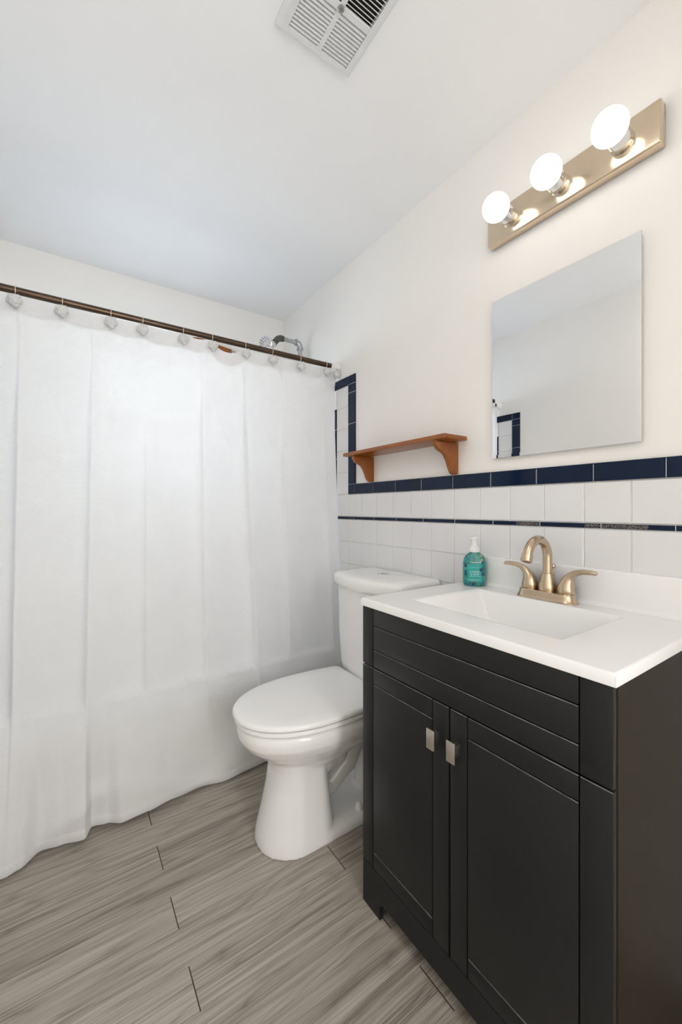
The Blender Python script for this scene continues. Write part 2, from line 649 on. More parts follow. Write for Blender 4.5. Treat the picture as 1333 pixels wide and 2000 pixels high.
def field(bm, side, a_lo, a_hi, z_lo, z_hi, joints, rows):
    cs = [a_lo] + [j for j in joints if a_lo + 0.008 < j < a_hi - 0.008] + [a_hi]
    rs = [z_lo] + [r for r in rows if z_lo + 0.008 < r < z_hi - 0.008] + [z_hi]
    for c0, c1 in zip(cs, cs[1:]):
        for r0, r1 in zip(rs, rs[1:]):
            tile_box(bm, side, c0, c1, r0, r1)


CAP0, CAP1, STR0, STR1 = 1.172, 1.2215, 1.0485, 1.0625
TOP0, TOP1 = 1.7135, 1.757
COLA, COLB = 1.5605, 1.6185          # navy upright beside the tub surround
INA, INB = 1.726, 1.741             # inner pencil upright
joints_y = [J0 + PITCH * k for k in range(-12, 30)]
rows_low = sorted(STR0 - PITCH * k for k in range(0, 12))
rows_up = [CAP0 + 0.1098 * k for k in range(0, 6)]
Y_TILE0 = YF + 0.02


def build_side(side, parent):
    # grout bed
    b = bmesh.new()
    d = 0.0032
    s = (lambda y0, y1, z0, z1: box(b, XW - d, XW + 0.001, y0, y1, z0, z1)) if side == 'right' else (lambda y0, y1, z0, z1: box(b, XL - 0.001, XL + d, y0, y1, z0, z1))
    if side == 'right':
        s(Y_TILE0, COLA, 0.0, CAP1 - 0.002)
    s(COLA, YB, 0.0, TOP1 - 0.002)
    d = 0.0082
    if side == 'right':
        s(Y_TILE0 + 0.002, COLB - 0.002, CAP0 + 0.002, CAP1 - 0.004)
    s(COLA + 0.002, COLB - 0.002, (CAP1 if side == 'right' else STR1), TOP1 - 0.004)
    s(COLB - 0.002, YB, TOP0 + 0.002, TOP1 - 0.004)
    d = 0.0060
    if side == 'right':
        s(Y_TILE0 + 0.002, INA, STR0 + 0.001, STR1 - 0.001)
    s(INA + 0.001, INB - 0.001, STR1, 1.614)
    obj('tile_grout', b, M['grout'], parent)
    b = bmesh.new()
    if side == 'right':
        field(b, side, Y_TILE0, COLB, 0.0, STR0, joints_y, rows_low)
        field(b, side, Y_TILE0, COLB, STR1, CAP0, joints_y, [])
    field(b, side, COLB, INA, 0.0, STR0, [], rows_low)
    field(b, side, COLB, INA, STR0, TOP0, [], [1.0625] + rows_up)
    field(b, side, INA, YB - 0.006, 0.0, STR0, [j for j in joints_y if j > INB + 0.03], rows_low)
    field(b, side, INB, YB - 0.006, STR1, 1.6, [j for j in joints_y if j > INB + 0.03], rows_up)
    field(b, side, INA, YB - 0.006, 1.615, TOP0, [j for j in joints_y if j > INB + 0.03], [])
    obj('white_tile', b, M['tile'], parent)
    b = bmesh.new()
    th = 0.0105
    capj = [0.3429 - 0.1555 * k for k in range(6, 0, -1)] + [0.3429, 0.4987, 0.6544, 0.8098, 0.9670, 1.1227, 1.2735, 1.4221, 1.5697]
    if side == 'right':
        cj = [Y_TILE0] + [c for c in capj if c > Y_TILE0 + 0.01] + [COLB]
        for a0, a1 in zip(cj, cj[1:]):
            tile_box(b, side, a0, a1, CAP0, CAP1, th, 0.0018)
        sj = [0.3261 - 0.157 * k for k in range(5, 0, -1)] + [0.3261, 0.4817, 0.6453, 0.8031, 0.9594, 1.1153, 1.2701, 1.4221, 1.5753, 1.73]
        chips = [(0.376, 0.4817), (0.4817, 0.5225), (0.6453, 0.722)]
        for a0, a1 in zip(sj, sj[1:]):
            tile_box(b, side, a0, a1, STR0, STR1, 0.0075, 0.0015)
            for c0, c1 in chips:
                if a0 <= c0 + 1e-4 and c1 <= a1 + 1e-4:
                    q = bmesh.new()
                    box(q, XW - 0.0078, XW - 0.004, c0 + 0.002, c1 - 0.002, STR0 + 0.0022, STR1 - 0.0022, 0.0003, 1, 1)
                    join(b, q)
    # navy upright, its top corner and the top band
    for z0, z1 in ((CAP1 if side == 'right' else STR1, 1.366), (1.366, 1.5185), (1.5185, 1.671), (1.671, TOP0)):
        tile_box(b, side, COLA, COLB, z0, z1, th, 0.0018)
    tj = [COLA, COLB] + [COLB + 0.153 * k for k in range(1, 5)] + [YB - 0.006]
    for a0, a1 in zip(tj, tj[1:]):
        tile_box(b, side, a0, a1, TOP0, TOP1, th, 0.0018)
    for z0, z1 in ((STR1, 1.205), (1.205, 1.357), (1.357, 1.509), (1.509, 1.615)):
        tile_box(b, side, INA, INB, z0, z1, 0.0075, 0.0015)
    tj = [INB + 0.153 * k for k in range(0, 4)] + [YB - 0.006]
    for a0, a1 in zip(tj, tj[1:]):
        tile_box(b, side, a0, a1, 1.6, 1.615, 0.0075, 0.0015)
    obj('navy_tile_trim', b, [M['navy'], M['pitted']], parent)


build_side('right', wall_right)
build_side('left', wall_left)
# back wall of the tub surround (around the window)
b = bmesh.new()
box(b, XL, WX0, YB - 0.0032, YB + 0.001, 0, TOP1 - 0.002)
box(b, WX1, XW, YB - 0.0032, YB + 0.001, 0, TOP1 - 0.002)
box(b, WX0, WX1, YB - 0.0032, YB + 0.001, 0, WZ0)
obj('tile_grout', b, M['grout'], wall_back)
b = bmesh.new()
jx = [XL + 0.02 + PITCH * k for k in range(0, 14)]
field(b, 'back', XL + 0.006, WX0, 0.0, TOP0, jx, rows_low + rows_up)
field(b, 'back', WX1, XW - 0.006, 0.0, TOP0, jx, rows_low + rows_up)
field(b, 'back', WX0, WX1, 0.0, WZ0, jx, rows_low + rows_up)
obj('white_tile', b, M['tile'], wall_back)
b = bmesh.new()
for x0, x1 in ((XL + 0.006, WX0), (WX1, XW - 0.006)):
    n = max(1, round((x1 - x0) / 0.153))
    for k in range(n):
        tile_box(b, 'back', x0 + (x1 - x0) * k / n, x0 + (x1 - x0) * (k + 1) / n, TOP0, TOP1, 0.0105, 0.0018)
obj('navy_tile_trim', b, M['navy'], wall_back)

# ================================================================ BATHTUB
TY0, TZ = 1.655, 0.372
tub = thing('bathtub', 'white alcove bathtub half hidden behind the white shower curtain', 'bathtub', (0.45, 2.0, 0))
b = bmesh.new()
tx0, tx1, ty1 = XL + 0.008, XW - 0.008, YB - 0.008
cx, cy = (tx0 + tx1) / 2, (TY0 + ty1) / 2
hx, hy = (tx1 - tx0) / 2, (ty1 - TY0) / 2
rings = [[(x, y, 0.0) for x, y in rrect(cx, cy + 0.012, hx, hy - 0.012, 0.02, 8)],
         [(x, y, TZ - 0.05) for x, y in rrect(cx, cy + 0.012, hx, hy - 0.012, 0.02, 8)],
         [(x, y, TZ - 0.035) for x, y in rrect(cx, cy, hx, hy, 0.025, 8)],
         [(x, y, TZ - 0.010) for x, y in rrect(cx, cy, hx, hy, 0.025, 8)],
         [(x, y, TZ) for x, y in rrect(cx, cy, hx - 0.012, hy - 0.012, 0.03, 8)],
         [(x, y, TZ) for x, y in rrect(cx, cy, hx - 0.065, hy - 0.065, 0.10, 8)],
         [(x, y, TZ - 0.015) for x, y in rrect(cx, cy, hx - 0.08, hy - 0.08, 0.10, 8)],
         [(x, y, 0.16) for x, y in rrect(cx, cy, hx - 0.12, hy - 0.10, 0.11, 8)],
         [(x, y, 0.09) for x, y in rrect(cx, cy, hx - 0.18, hy - 0.14, 0.10, 8)],
         [(x, y, 0.08) for x, y in rrect(cx, cy, hx - 0.26, hy - 0.20, 0.06, 8)]]
loft(b, rings)
obj('tub_shell', b, M['enamel'], tub, 40)
b = bmesh.new()
lathe(b, [(0.0, 0.0), (0.03, 0.0), (0.03, 0.003), (0.02, 0.005), (0, 0.005)], (0.82, 2.0, 0.081), n=24)
obj('drain', b, M['chrome'], tub, 40)

# ================================================================ SHOWER ROD AND CURTAIN
rod = thing('shower_rod', 'brown bronze shower curtain rod spanning the tub alcove wall to wall', 'curtain rod', (XL, ROD_Y, ROD_Z))
b = bmesh.new()
lathe(b, [(ROD_R, 0.0), (ROD_R, XW - XL - 0.06)], (XL + 0.022, ROD_Y, ROD_Z), (1, 0, 0), 28)
obj('rod_tube', b, M['rod'], rod, 40)
for x, ax in ((XW - 0.0003, (-1, 0, 0)), (XL + 0.0003, (1, 0, 0))):
    b = bmesh.new()
    lathe(b, [(0.027, 0.0), (0.027, 0.005), (0.020, 0.012), (0.0165, 0.03), (0.0155, 0.042), (0.012, 0.044)], (x, ROD_Y, ROD_Z), ax, 28)
    o = obj('rod_flange', b, M['plastic'], rod, 40)
    o['label'] = 'white plastic flange'

CX0, CX1 = -0.252, 1.143
HOOKS = [-0.1447, -0.015, 0.1314, 0.2406, 0.3888, 0.5076, 0.6555, 0.7845, 0.9329, 1.0798, 1.140]
# fold ridges: x at the top, x at the hem, amplitude at the top, amplitude lower down, width
RIDGES = [(-0.135, -0.152, 0.022, 0.034, 0.050), (0.078, 0.044, 0.020, 0.030, 0.055), (0.262, 0.236, 0.010, 0.018, 0.045),
          (0.470, 0.462, 0.020, 0.022, 0.055), (0.652, 0.690, 0.028, 0.032, 0.050), (0.842, 0.845, 0.020, 0.014, 0.06), (1.068, 1.085, 0.016, 0.014, 0.05)]
HEM = [(-0.26, 1.560), (-0.155, 1.538), (-0.125, 1.548), (-0.071, 1.592), (-0.02, 1.578), (0.044, 1.558), (0.068, 1.603), (0.110, 1.590), (0.155, 1.562), (0.237, 1.570),
       (0.33, 1.592), (0.428, 1.612), (0.52, 1.590), (0.634, 1.600), (0.75, 1.606), (0.9, 1.600), (1.15, 1.606)]
ZTOP = 1.817


def curtain_pt(u, v):
    """u 0..1 along the rod, v 0 at the top .. 1 at the hem"""
    x = CX0 + (CX1 - CX0) * u
    # scallops between hooks
    ds = min(abs(x - h) for h in HOOKS)
    sag = 0.007 * smoothstep(0.0, 0.06, ds)
    if HOOKS[5] < x < HOOKS[6]:
        sag = 0.036 * math.sin(PI * (x - HOOKS[5]) / (HOOKS[6] - HOOKS[5])) ** 0.8
    z0 = ZTOP - sag
    zb = 0.016 + 0.006 * math.sin(x * 9)
    z = z0 + (zb - z0) * v
    t = v
    lean = 1.722 + (1.617 - 1.722) * min(1.0, t / 0.80) ** 1.05
    y = lean
    for xt, xb, at, ab, wd in RIDGES:
        xr = xt + (xb - xt) * t
        a = (at + (ab - at) * t) * smoothstep(0.0, 0.10, t + 0.01)
        d = x - xr
        if d > 0:
            s = math.exp(-d / wd)
        else:
            s = math.exp(d / (wd * 0.16))
        y -= a * (s - 0.30)
    # soft vertical undulation and small slanted wrinkles
    y += 0.004 * math.sin(x * 31 + 0.7 + 1.5 * t) * smoothstep(0.02, 0.2, t)
    y += 0.0035 * noise.noise(Vector((x * 7, z * 2.2, 3.1)))
    # drag folds fanning down from the hooks
    fan = math.exp(-t * 9.0)
    for h in HOOKS:
        y -= 0.005 * fan * math.exp(-((x - h) / 0.016) ** 2)
    y += 0.004 * fan * math.cos(2 * PI * (x - 0.02) / 0.13)
    lim = 1.643 if z < TZ + 0.05 else 9
    y = min(y, lim, 1.735)
    # hem follows the floor pleats
    k = smoothstep(0.74, 1.0, t)
    y = y * (1 - k) + interp(HEM, x) * k
    y += 0.010 * k * (1 - k) * 4 * noise.noise(Vector((x * 6.5, z * 7, 0.4)))
    # drape wrinkle just above the floor
    w = math.exp(-((z - 0.085 - 0.05 * math.sin(x * 11)) / 0.028) ** 2)
    y -= 0.012 * w * (0.5 + 0.5 * math.sin(x * 17 + 1.0))
    if z < TZ + 0.03:
        y = min(y, 1.643)
    return Vector((x, y, z))


NU, NV = 420, 190
b = bmesh.new()
vs = [[b.verts.new(curtain_pt(i / NU, j / NV)) for i in range(NU + 1)] for j in range(NV + 1)]
for j in range(NV):
    for i in range(NU):
        b.faces.new((vs[j][i], vs[j + 1][i], vs[j + 1][i + 1], vs[j][i + 1]))
cur = obj('shower_curtain', b, M['curtain'], None, 180)
tag(cur, 'long white waffle weave shower curtain hanging from the rod to the floor', 'shower curtain')
# stitched bands along the top and the hem
def band(name, v0, v1, off):
    bb = bmesh.new()
    nv = 8
    front = []
    for j in range(nv + 1):
        v = v0 + (v1 - v0) * j / nv
        edge = min(1.0, 3.0 * min(j, nv - j) / nv + 0.15)
        front.append([bb.verts.new(curtain_pt(i / NU, v) - Vector((0, off * edge, 0))) for i in range(NU + 1)])
    for j in range(nv):
        for i in range(NU):
            bb.faces.new((front[j][i], front[j + 1][i], front[j + 1][i + 1], front[j][i + 1]))
    return obj(name, bb, M['curtain'], cur, 180)


band('top_band', 0.001, 0.030, 0.0025)
band('hem_band', 0.982, 0.999, 0.0025)

# rosette hooks, one thing each
def make_hook():
    t = thing('curtain_hook', '', 'curtain hook', (0, ROD_Y, ROD_Z), 'rosette curtain hooks along the rod')
    b = bmesh.new()
    pts = []
    for k in range(0, 25):
        a = math.radians(-115 + 330 * k / 24)
        pts.append((0, ROD_Y + 0.0152 * math.cos(a), ROD_Z + 0.0152 * math.sin(a)))
    fr = pts[-1]
    pts += [(0, fr[1] - 0.004, fr[2] - 0.012), (0, ROD_Y - 0.020, ROD_Z - 0.028)]
    tube(b, pts, 0.0013, 8)
    obj('wire_ring', b, M['wire'], t, 60)
    b = bmesh.new()
    bmesh.ops.create_uvsphere(b, u_segments=40, v_segments=24, radius=1.0)
    for v in b.verts:
        n = v.co.normalized()
        ang = math.atan2(n.z, n.x)
        rad = math.hypot(n.x, n.z)
        pet = math.sin(5 * ang + 9.0 * rad) * 0.5 + math.sin(3 * ang - 14 * rad) * 0.5
        r = 0.0205 * (1 + 0.13 * pet * (0.3 + rad))
        v.co = Vector((n.x * r, n.y * r * 0.55, n.z * r)) + Vector((0, ROD_Y - 0.024, ROD_Z - 0.043))
    obj('rosette', b, M['rosette'], t, 180)
    return t


ORD = ['leftmost', 'second', 'third', 'fourth', 'fifth', 'sixth', 'seventh', 'eighth', 'ninth', 'tenth']
hook0 = make_hook()
for k, x in enumerate(HOOKS):
    if k == 0:
        h = hook0
    else:
        h = hook0.copy()
        COL.objects.link(h)
        for c in hook0.children:
            d = c.copy()
            COL.objects.link(d)
            d.parent = h
    h.location = (x, ROD_Y, ROD_Z)
    h.rotation_euler = (0, 0, random.uniform(-0.12, 0.12))
    if k == 0:
        h['label'] = 'pale grey rosette curtain hook, leftmost on the rod'
    elif k == len(HOOKS) - 1:
        h['label'] = 'rosette curtain hook at the right end of the rod, on the white flange'
    else:
        h['label'] = 'pale grey rosette curtain hook, %s from the left end of the rod' % ORD[k]

# ================================================================ SHOWER HEAD AND PIPE
sh = thing('shower_fixture', 'chrome shower head on a bent galvanised pipe above the curtain rod', 'shower', (XW, 2.05, 1.90))
SY = 2.05


def arc(c, r, a0, a1, n=8):
    return [(c[0] + r * math.cos(math.radians(a0 + (a1 - a0) * i / n)), SY, c[1] + r * math.sin(math.radians(a0 + (a1 - a0) * i / n))) for i in range(n + 1)]


b = bmesh.new()
tube(b, [(XW - 0.008, SY, 1.865), (1.135, SY, 1.867)] + arc((1.135, 1.893), 0.026, -90, -180, 6) + [(1.109, SY, 2.02)], 0.0115, 16)
obj('riser_pipe', b, M['steel'], sh, 50)
b = bmesh.new()
tube(b, arc((1.083, 2.030), 0.027, 0, 90, 8), 0.0165, 16)
lathe(b, [(0.0195, 0), (0.0195, 0.010)], (1.110, SY, 2.018), (0, 0, 1), 20)
lathe(b, [(0.0195, 0), (0.0195, 0.010)], (1.088, SY, 2.057), (-1, 0, 0), 20)
obj('pipe_elbow', b, M['steel'], sh, 50)
b = bmesh.new()
tube(b, [(1.085, SY, 2.057), (0.995, SY, 2.058)], 0.0115, 16)
obj('cross_pipe', b, M['steel'], sh, 50)
b = bmesh.new()
tube(b, [(1.004, SY, 2.058), (0.985, SY, 2.057), (0.970, SY, 2.050), (0.957, SY, 2.036), (0.945, SY, 2.018)], [0.016, 0.0175, 0.0175, 0.0165, 0.0165], 16)
o = obj('bend_fitting', b, M['darkpipe'], sh, 50)
o['label'] = 'dark grey bent fitting'
b = bmesh.new()
dirv = Vector((-0.66, 0, -0.75)).normalized()
p0 = Vector((0.946, SY, 2.019))
lathe(b, [(0.014, 0), (0.017, 0.002), (0.017, 0.006), (0.012, 0.008), (0.012, 0.014), (0.016, 0.016), (0.016, 0.022), (0.012, 0.024), (0.011, 0.032)], p0, dirv, 20)
obj('swivel_nut', b, M['chrome'], sh, 40)
b = bmesh.new()
hd = Vector((-0.80, -0.58, -0.12)).normalized()
p1 = p0 + dirv * 0.030
lathe(b, [(0.012, -0.006), (0.015, 0.006), (0.022, 0.022), (0.034, 0.044), (0.040, 0.052), (0.041, 0.058), (0.037, 0.061), (0.0, 0.062)], p1 + Vector((0, 0, 0.004)), hd, 28)
hx_ = p1 + Vector((0, 0, 0.004)) + hd * 0.062
uu = hd.orthogonal().normalized()
ww = hd.cross(uu)
for rr, nn in ((0.012, 6), (0.022, 10), (0.031, 14)):
    for k in range(nn):
        a = 2 * PI * k / nn
        lathe(b, [(0.0022, -0.001), (0.0018, 0.003)], hx_ + (uu * math.cos(a) + ww * math.sin(a)) * rr, hd, 6, 1)
obj('spray_face', b, [M['chrome'], M['darkpipe']], sh, 40)

# small honey wooden brush hanging behind the curtain, only its tip shows over the hem of the rod
br = thing('bath_brush', 'orange wooden bath brush end peeking over the curtain under the rod', 'brush', (0.78, 2.348, 2.03))
b = bmesh.new()
prism(b, [(0.58, 2.064), (0.62, 2.040), (0.68, 2.024), (0.74, 2.018), (0.802, 2.018), (0.802, 2.045), (0.70, 2.058), (0.62, 2.075)], 'y', 2.326, 2.3595, 0.004)
obj('wooden_handle', b, M['wood'], br, 40)
b = bmesh.new()
box(b, 0.802, 0.832, 2.329, 2.3595, 2.022, 2.041, 0.003)
o = obj('metal_end', b, M['steel'], br, 40)
o['label'] = 'grey metal end'

# ================================================================ TOILET
TCY = 1.23
toi = thing('toilet', 'white two piece toilet with closed lid between curtain and black vanity', 'toilet', (0.80, TCY, 0))


def oval(xf, xb, hb, z, cy=TCY, n=112, pw=2.25, back=0.0):
    """egg outline pointing to -x; back>0 squares off the rear"""
    xm = xf + (xb - xf) * 0.53
    pts = []
    for i in range(n):
        a = 2 * PI * i / n
        c, s = math.cos(a), math.sin(a)
        e = 2 / pw if c < 0 else 2 / (pw + back)
        rx = (xm - xf) if c < 0 else (xb - xm)
        pts.append((xm + rx * math.copysign(abs(c) ** e, c), cy + hb * math.copysign(abs(s) ** e, s), z))
    return pts


b = bmesh.new()
t = bmesh.new()
loft(t, [oval(0.462, 0.955, 0.168, 0.409, back=2), oval(0.452, 0.960, 0.178, 0.402, back=2), oval(0.449, 0.960, 0.181, 0.385, back=2), oval(0.452, 0.960, 0.179, 0.362, back=2),
         oval(0.468, 0.955, 0.168, 0.338, back=2), oval(0.502, 0.945, 0.145, 0.308, back=1), oval(0.545, 0.92, 0.118, 0.278), oval(0.575, 0.86, 0.100, 0.252), oval(0.59, 0.78, 0.085, 0.235)])
join(b, t)
t = bmesh.new()      # front pedestal column
loft(t, [oval(0.508, 0.760, 0.124, 0.0, pw=2.1, back=1.9), oval(0.512, 0.757, 0.121, 0.03, pw=2.1, back=1.9), oval(0.530, 0.750, 0.110, 0.10, pw=2.1, back=1.9), oval(0.548, 0.742, 0.100, 0.18, pw=2.1, back=1.9),
         oval(0.560, 0.735, 0.095, 0.24, pw=2.4, back=1.5), oval(0.560, 0.735, 0.098, 0.275, pw=2.4, back=1.5), oval(0.56, 0.73, 0.09, 0.30)])
join(b, t)
t = bmesh.new()      # foot flange
loft(t, [oval(0.56, 1.02, 0.122, 0.0, pw=3.2, back=1), oval(0.56, 1.02, 0.121, 0.022, pw=3.2, back=1), oval(0.565, 1.015, 0.112, 0.036, pw=3.2, back=1), oval(0.57, 1.01, 0.09, 0.042, pw=3.2, back=1)])
join(b, t)
t = bmesh.new()      # rear trapway: S shaped body
tube(t, [(0.70, TCY, 0.10), (0.78, TCY, 0.10), (0.86, TCY, 0.16), (0.90, TCY, 0.25), (0.93, TCY, 0.34)], [0.036, 0.036, 0.040, 0.048, 0.06], 24)
join(b, t)
t = bmesh.new()
tube(t, [(0.66, TCY, 0.255), (0.74, TCY, 0.25), (0.79, TCY, 0.255), (0.84, TCY, 0.29)], [0.065, 0.086, 0.082, 0.06], 24)
join(b, t)
t = bmesh.new()
tube(t, [(0.93, TCY, 0.30), (0.98, TCY, 0.20), (0.98, TCY, 0.02)], [0.07, 0.065, 0.065], 24)
join(b, t)
t = bmesh.new()      # deck that carries the tank
loft(t, [[(x, y, z) for x, y in rrect(1.0, TCY, 0.12, hw, 0.04, 6)] for z, hw in ((0.33, 0.10), (0.36, 0.15), (0.375, 0.165), (0.406, 0.165), (0.412, 0.16))])
join(b, t)
bowl = obj('bowl', b, M['porcelain'], toi, 180)
md = bowl.modifiers.new('fuse', 'REMESH')
md.mode = 'VOXEL'
md.voxel_size = 0.004
md.use_smooth_shade = True
md = bowl.modifiers.new('soften', 'SMOOTH')
md.factor = 0.5
md.iterations = 10


def seat_outline(xf, xb, hb, z, inset=0.0):
    n = 64
    xm = xf + 0.275
    pts = []
    for i in range(n):
        a = PI * 0.5 + PI * i / n      # front half, from +y round to -y
        c, s = math.cos(a), math.sin(a)
        e = 2 / 2.15
        pts.append((xm + (xm - xf - inset) * math.copysign(abs(c) ** e, c), TCY + (hb - inset) * math.copysign(abs(s) ** e, s), z))
    m = 24
    for i in range(m + 1):
        f = i / m
        x = xm + (xb - inset - xm) * f
        w = hb - inset - 0.022 * f ** 2.2
        r = 0.014
        dx = (xb - inset) - x
        if dx < r:
            w -= r - math.sqrt(max(0, r * r - (r - dx) ** 2))
        pts.append((x, TCY - w, z))
    for i in range(m, 0, -1):
        f = i / m
        x = xm + (xb - inset - xm) * f
        w = hb - inset - 0.022 * f ** 2.2
        r = 0.014
        dx = (xb - inset) - x
        if dx < r:
            w -= r - math.sqrt(max(0, r * r - (r - dx) ** 2))
        pts.append((x, TCY + w, z))
    return pts


b = bmesh.new()
loft(b, [seat_outline(0.442, 0.93, 0.184, 0.4098, 0.014), seat_outline(0.442, 0.93, 0.184, 0.4125, 0.012), seat_outline(0.442, 0.93, 0.184, 0.4130, 0.002), seat_outline(0.442, 0.93, 0.184, 0.415, 0.0), seat_outline(0.442, 0.93, 0.184, 0.421), seat_outline(0.442, 0.93, 0.184, 0.4255, 0.002), seat_outline(0.442, 0.93, 0.184, 0.4275, 0.007)])
obj('seat_ring', b, M['seat'], toi, 40)
b = bmesh.new()
loft(b, [seat_outline(0.436, 0.935, 0.187, 0.4282, 0.018), seat_outline(0.436, 0.935, 0.187, 0.4315, 0.015), seat_outline(0.436, 0.935, 0.187, 0.4320, 0.002), seat_outline(0.436, 0.935, 0.187, 0.434, 0.0), seat_outline(0.436, 0.935, 0.187, 0.441), seat_outline(0.436, 0.935, 0.187, 0.4455, 0.003),
         seat_outline(0.436, 0.935, 0.187, 0.448, 0.010), seat_outline(0.436, 0.935, 0.187, 0.4495, 0.05)])
obj('seat_lid', b, M['seat'], toi, 40)
for s in (-1, 1):
    b = bmesh.new()
    box(b, 0.915, 0.965, TCY + s * 0.075 - 0.02, TCY + s * 0.075 + 0.02, 0.409, 0.433, 0.006)
    obj('hinge', b, M['seat'], toi, 40)
    b = bmesh.new()
    lathe(b, [(0.0145, 0.0), (0.0145, 0.004), (0.0125, 0.018), (0.008, 0.026), (0, 0.028)], (0.852, TCY + s * 0.092, 0.037), n=20)
    obj('bolt_cap', b, M['seat'], toi, 60)


def tank_ring(hl, xback, xcorner, bow, z, n=28, r=0.03):
    """bow-front outline: flat back at xback, front corners at xcorner, middle bulging by bow"""
    pts = []
    for i in range(n + 1):               # front, from +y to -y
        f = -1 + 2 * i / n
        y = -f * hl
        x = xcorner - bow * (1 - f * f)
        dx = hl - abs(y)
        if dx < r:
            x += r - math.sqrt(max(0, r * r - (r - dx) ** 2))
        pts.append((x, TCY + y, z))
    for i in range(1, 8):
        f = i / 8
        pts.append((xcorner + r + (xback - xcorner - r) * f, TCY - hl, z))
    for i in range(0, 9):
        f = i / 8
        pts.append((xback, TCY - hl + 2 * hl * f, z))
    for i in range(7, 0, -1):
        f = i / 8
        pts.append((xcorner + r + (xback - xcorner - r) * f, TCY + hl, z))
    return pts


XB = XW - 0.014
b = bmesh.new()
loft(b, [tank_ring(0.165, XB, 0.975, 0.02, 0.412), tank_ring(0.180, XB, 0.962, 0.025, 0.425), tank_ring(0.187, XB, 0.955, 0.028, 0.47), tank_ring(0.192, XB, 0.950, 0.032, 0.60), tank_ring(0.196, XB, 0.947, 0.034, 0.79)])
obj('tank', b, M['porcelain'], toi, 50)
b = bmesh.new()
loft(b, [tank_ring(0.200, XB, 0.945, 0.034, 0.784, r=0.035), tank_ring(0.207, XB, 0.936, 0.036, 0.789, r=0.035), tank_ring(0.210, XB, 0.933, 0.036, 0.80, r=0.035), tank_ring(0.210, XB, 0.933, 0.036, 0.822, r=0.035),
         tank_ring(0.207, XB, 0.937, 0.036, 0.832, r=0.035), tank_ring(0.199, XB, 0.946, 0.036, 0.838, r=0.035), tank_ring(0.16, XB - 0.03, 0.98, 0.03, 0.8405, r=0.035)])
lid = obj('tank_lid', b, M['porcelain'], toi, 50)
b = bmesh.new()
lathe(b, [(0.026, 0), (0.026, 0.002), (0.023, 0.005), (0.020, 0.0055), (0, 0.0055)], (1.045, TCY, 0.8395), n=32)
obj('flush_button', b, M['chrome'], lid, 40)

# ================================================================ VANITY CABINET
VX, VY0, VY1, VZ = 0.6875, 0.270, 0.9005, 0.830
van = thing('vanity_cabinet', 'black painted bathroom vanity cabinet with two doors under the white sink top', 'cabinet', (0.92, 0.585, 0))
b = bmesh.new()
# carcass: sides, back, bottom; the right side panel is brown
box(b, VX + 0.014, XW - 0.012, VY0, VY0 + 0.016, 0.0, VZ, 0.0015, 1, 1)
box(b, VX + 0.014, XW - 0.012, VY1 - 0.016, VY1, 0.0, VZ, 0.0015, 1, 0)
box(b, XW - 0.024, XW - 0.012, VY0 + 0.016, VY1 - 0.016, 0.0, VZ, 0, 1, 0)
box(b, VX + 0.016, XW - 0.024, VY0 + 0.016, VY1 - 0.016, 0.10, 0.116, 0, 1, 0)
box(b, VX + 0.010, VX + 0.016, VY0 + 0.002, VY1 - 0.002, 0.117, VZ, 0, 1, 0)      # backing behind the grooves
obj('cabinet_body', b, [M['black'], M['espresso']], van, 30)
# scuffs on the brown side
GP = 0.0011      # half of a groove


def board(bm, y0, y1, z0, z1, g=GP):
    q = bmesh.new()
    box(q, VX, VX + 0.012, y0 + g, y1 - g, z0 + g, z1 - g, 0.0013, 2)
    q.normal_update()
    for f in q.faces:           # light caught on the upper edge, painted in as worn grey
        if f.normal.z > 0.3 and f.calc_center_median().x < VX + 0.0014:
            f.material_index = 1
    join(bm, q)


S0, S1 = 0.3205, 0.8536       # stile grooves
ZS = 0.668                    # seam under the false front
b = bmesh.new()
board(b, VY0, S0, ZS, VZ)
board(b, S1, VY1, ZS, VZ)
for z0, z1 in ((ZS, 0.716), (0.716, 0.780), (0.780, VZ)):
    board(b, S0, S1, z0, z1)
obj('false_drawer_front', b, [M['black'], M['edge_light']], van, 40)
YM = 0.589
ZD0, ZP0, ZP1 = 0.121, 0.166, 0.622
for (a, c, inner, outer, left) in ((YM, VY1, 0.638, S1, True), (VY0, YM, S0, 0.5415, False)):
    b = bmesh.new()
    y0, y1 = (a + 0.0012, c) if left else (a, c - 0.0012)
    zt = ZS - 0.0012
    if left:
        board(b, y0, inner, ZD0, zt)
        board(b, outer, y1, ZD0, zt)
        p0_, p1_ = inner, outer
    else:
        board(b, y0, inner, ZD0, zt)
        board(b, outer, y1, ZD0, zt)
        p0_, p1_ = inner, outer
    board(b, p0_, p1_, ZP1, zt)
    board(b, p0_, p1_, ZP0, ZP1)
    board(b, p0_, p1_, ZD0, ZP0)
    d = obj('door', b, [M['black'], M['edge_light']], van, 40)
    ky = 0.6235 if left else 0.5665
    kz = 0.588
    b = bmesh.new()
    box(b, VX - 0.024, VX - 0.020, ky - 0.0115, ky + 0.0115, kz - 0.0225, kz + 0.0225, 0.0012)
    box(b, VX - 0.0205, VX + 0.001, ky - 0.006, ky + 0.006, kz - 0.012, kz + 0.012, 0.001)
    o = obj('knob', b, M['knob'], d, 40)
    o['label'] = 'rectangular satin nickel knob'
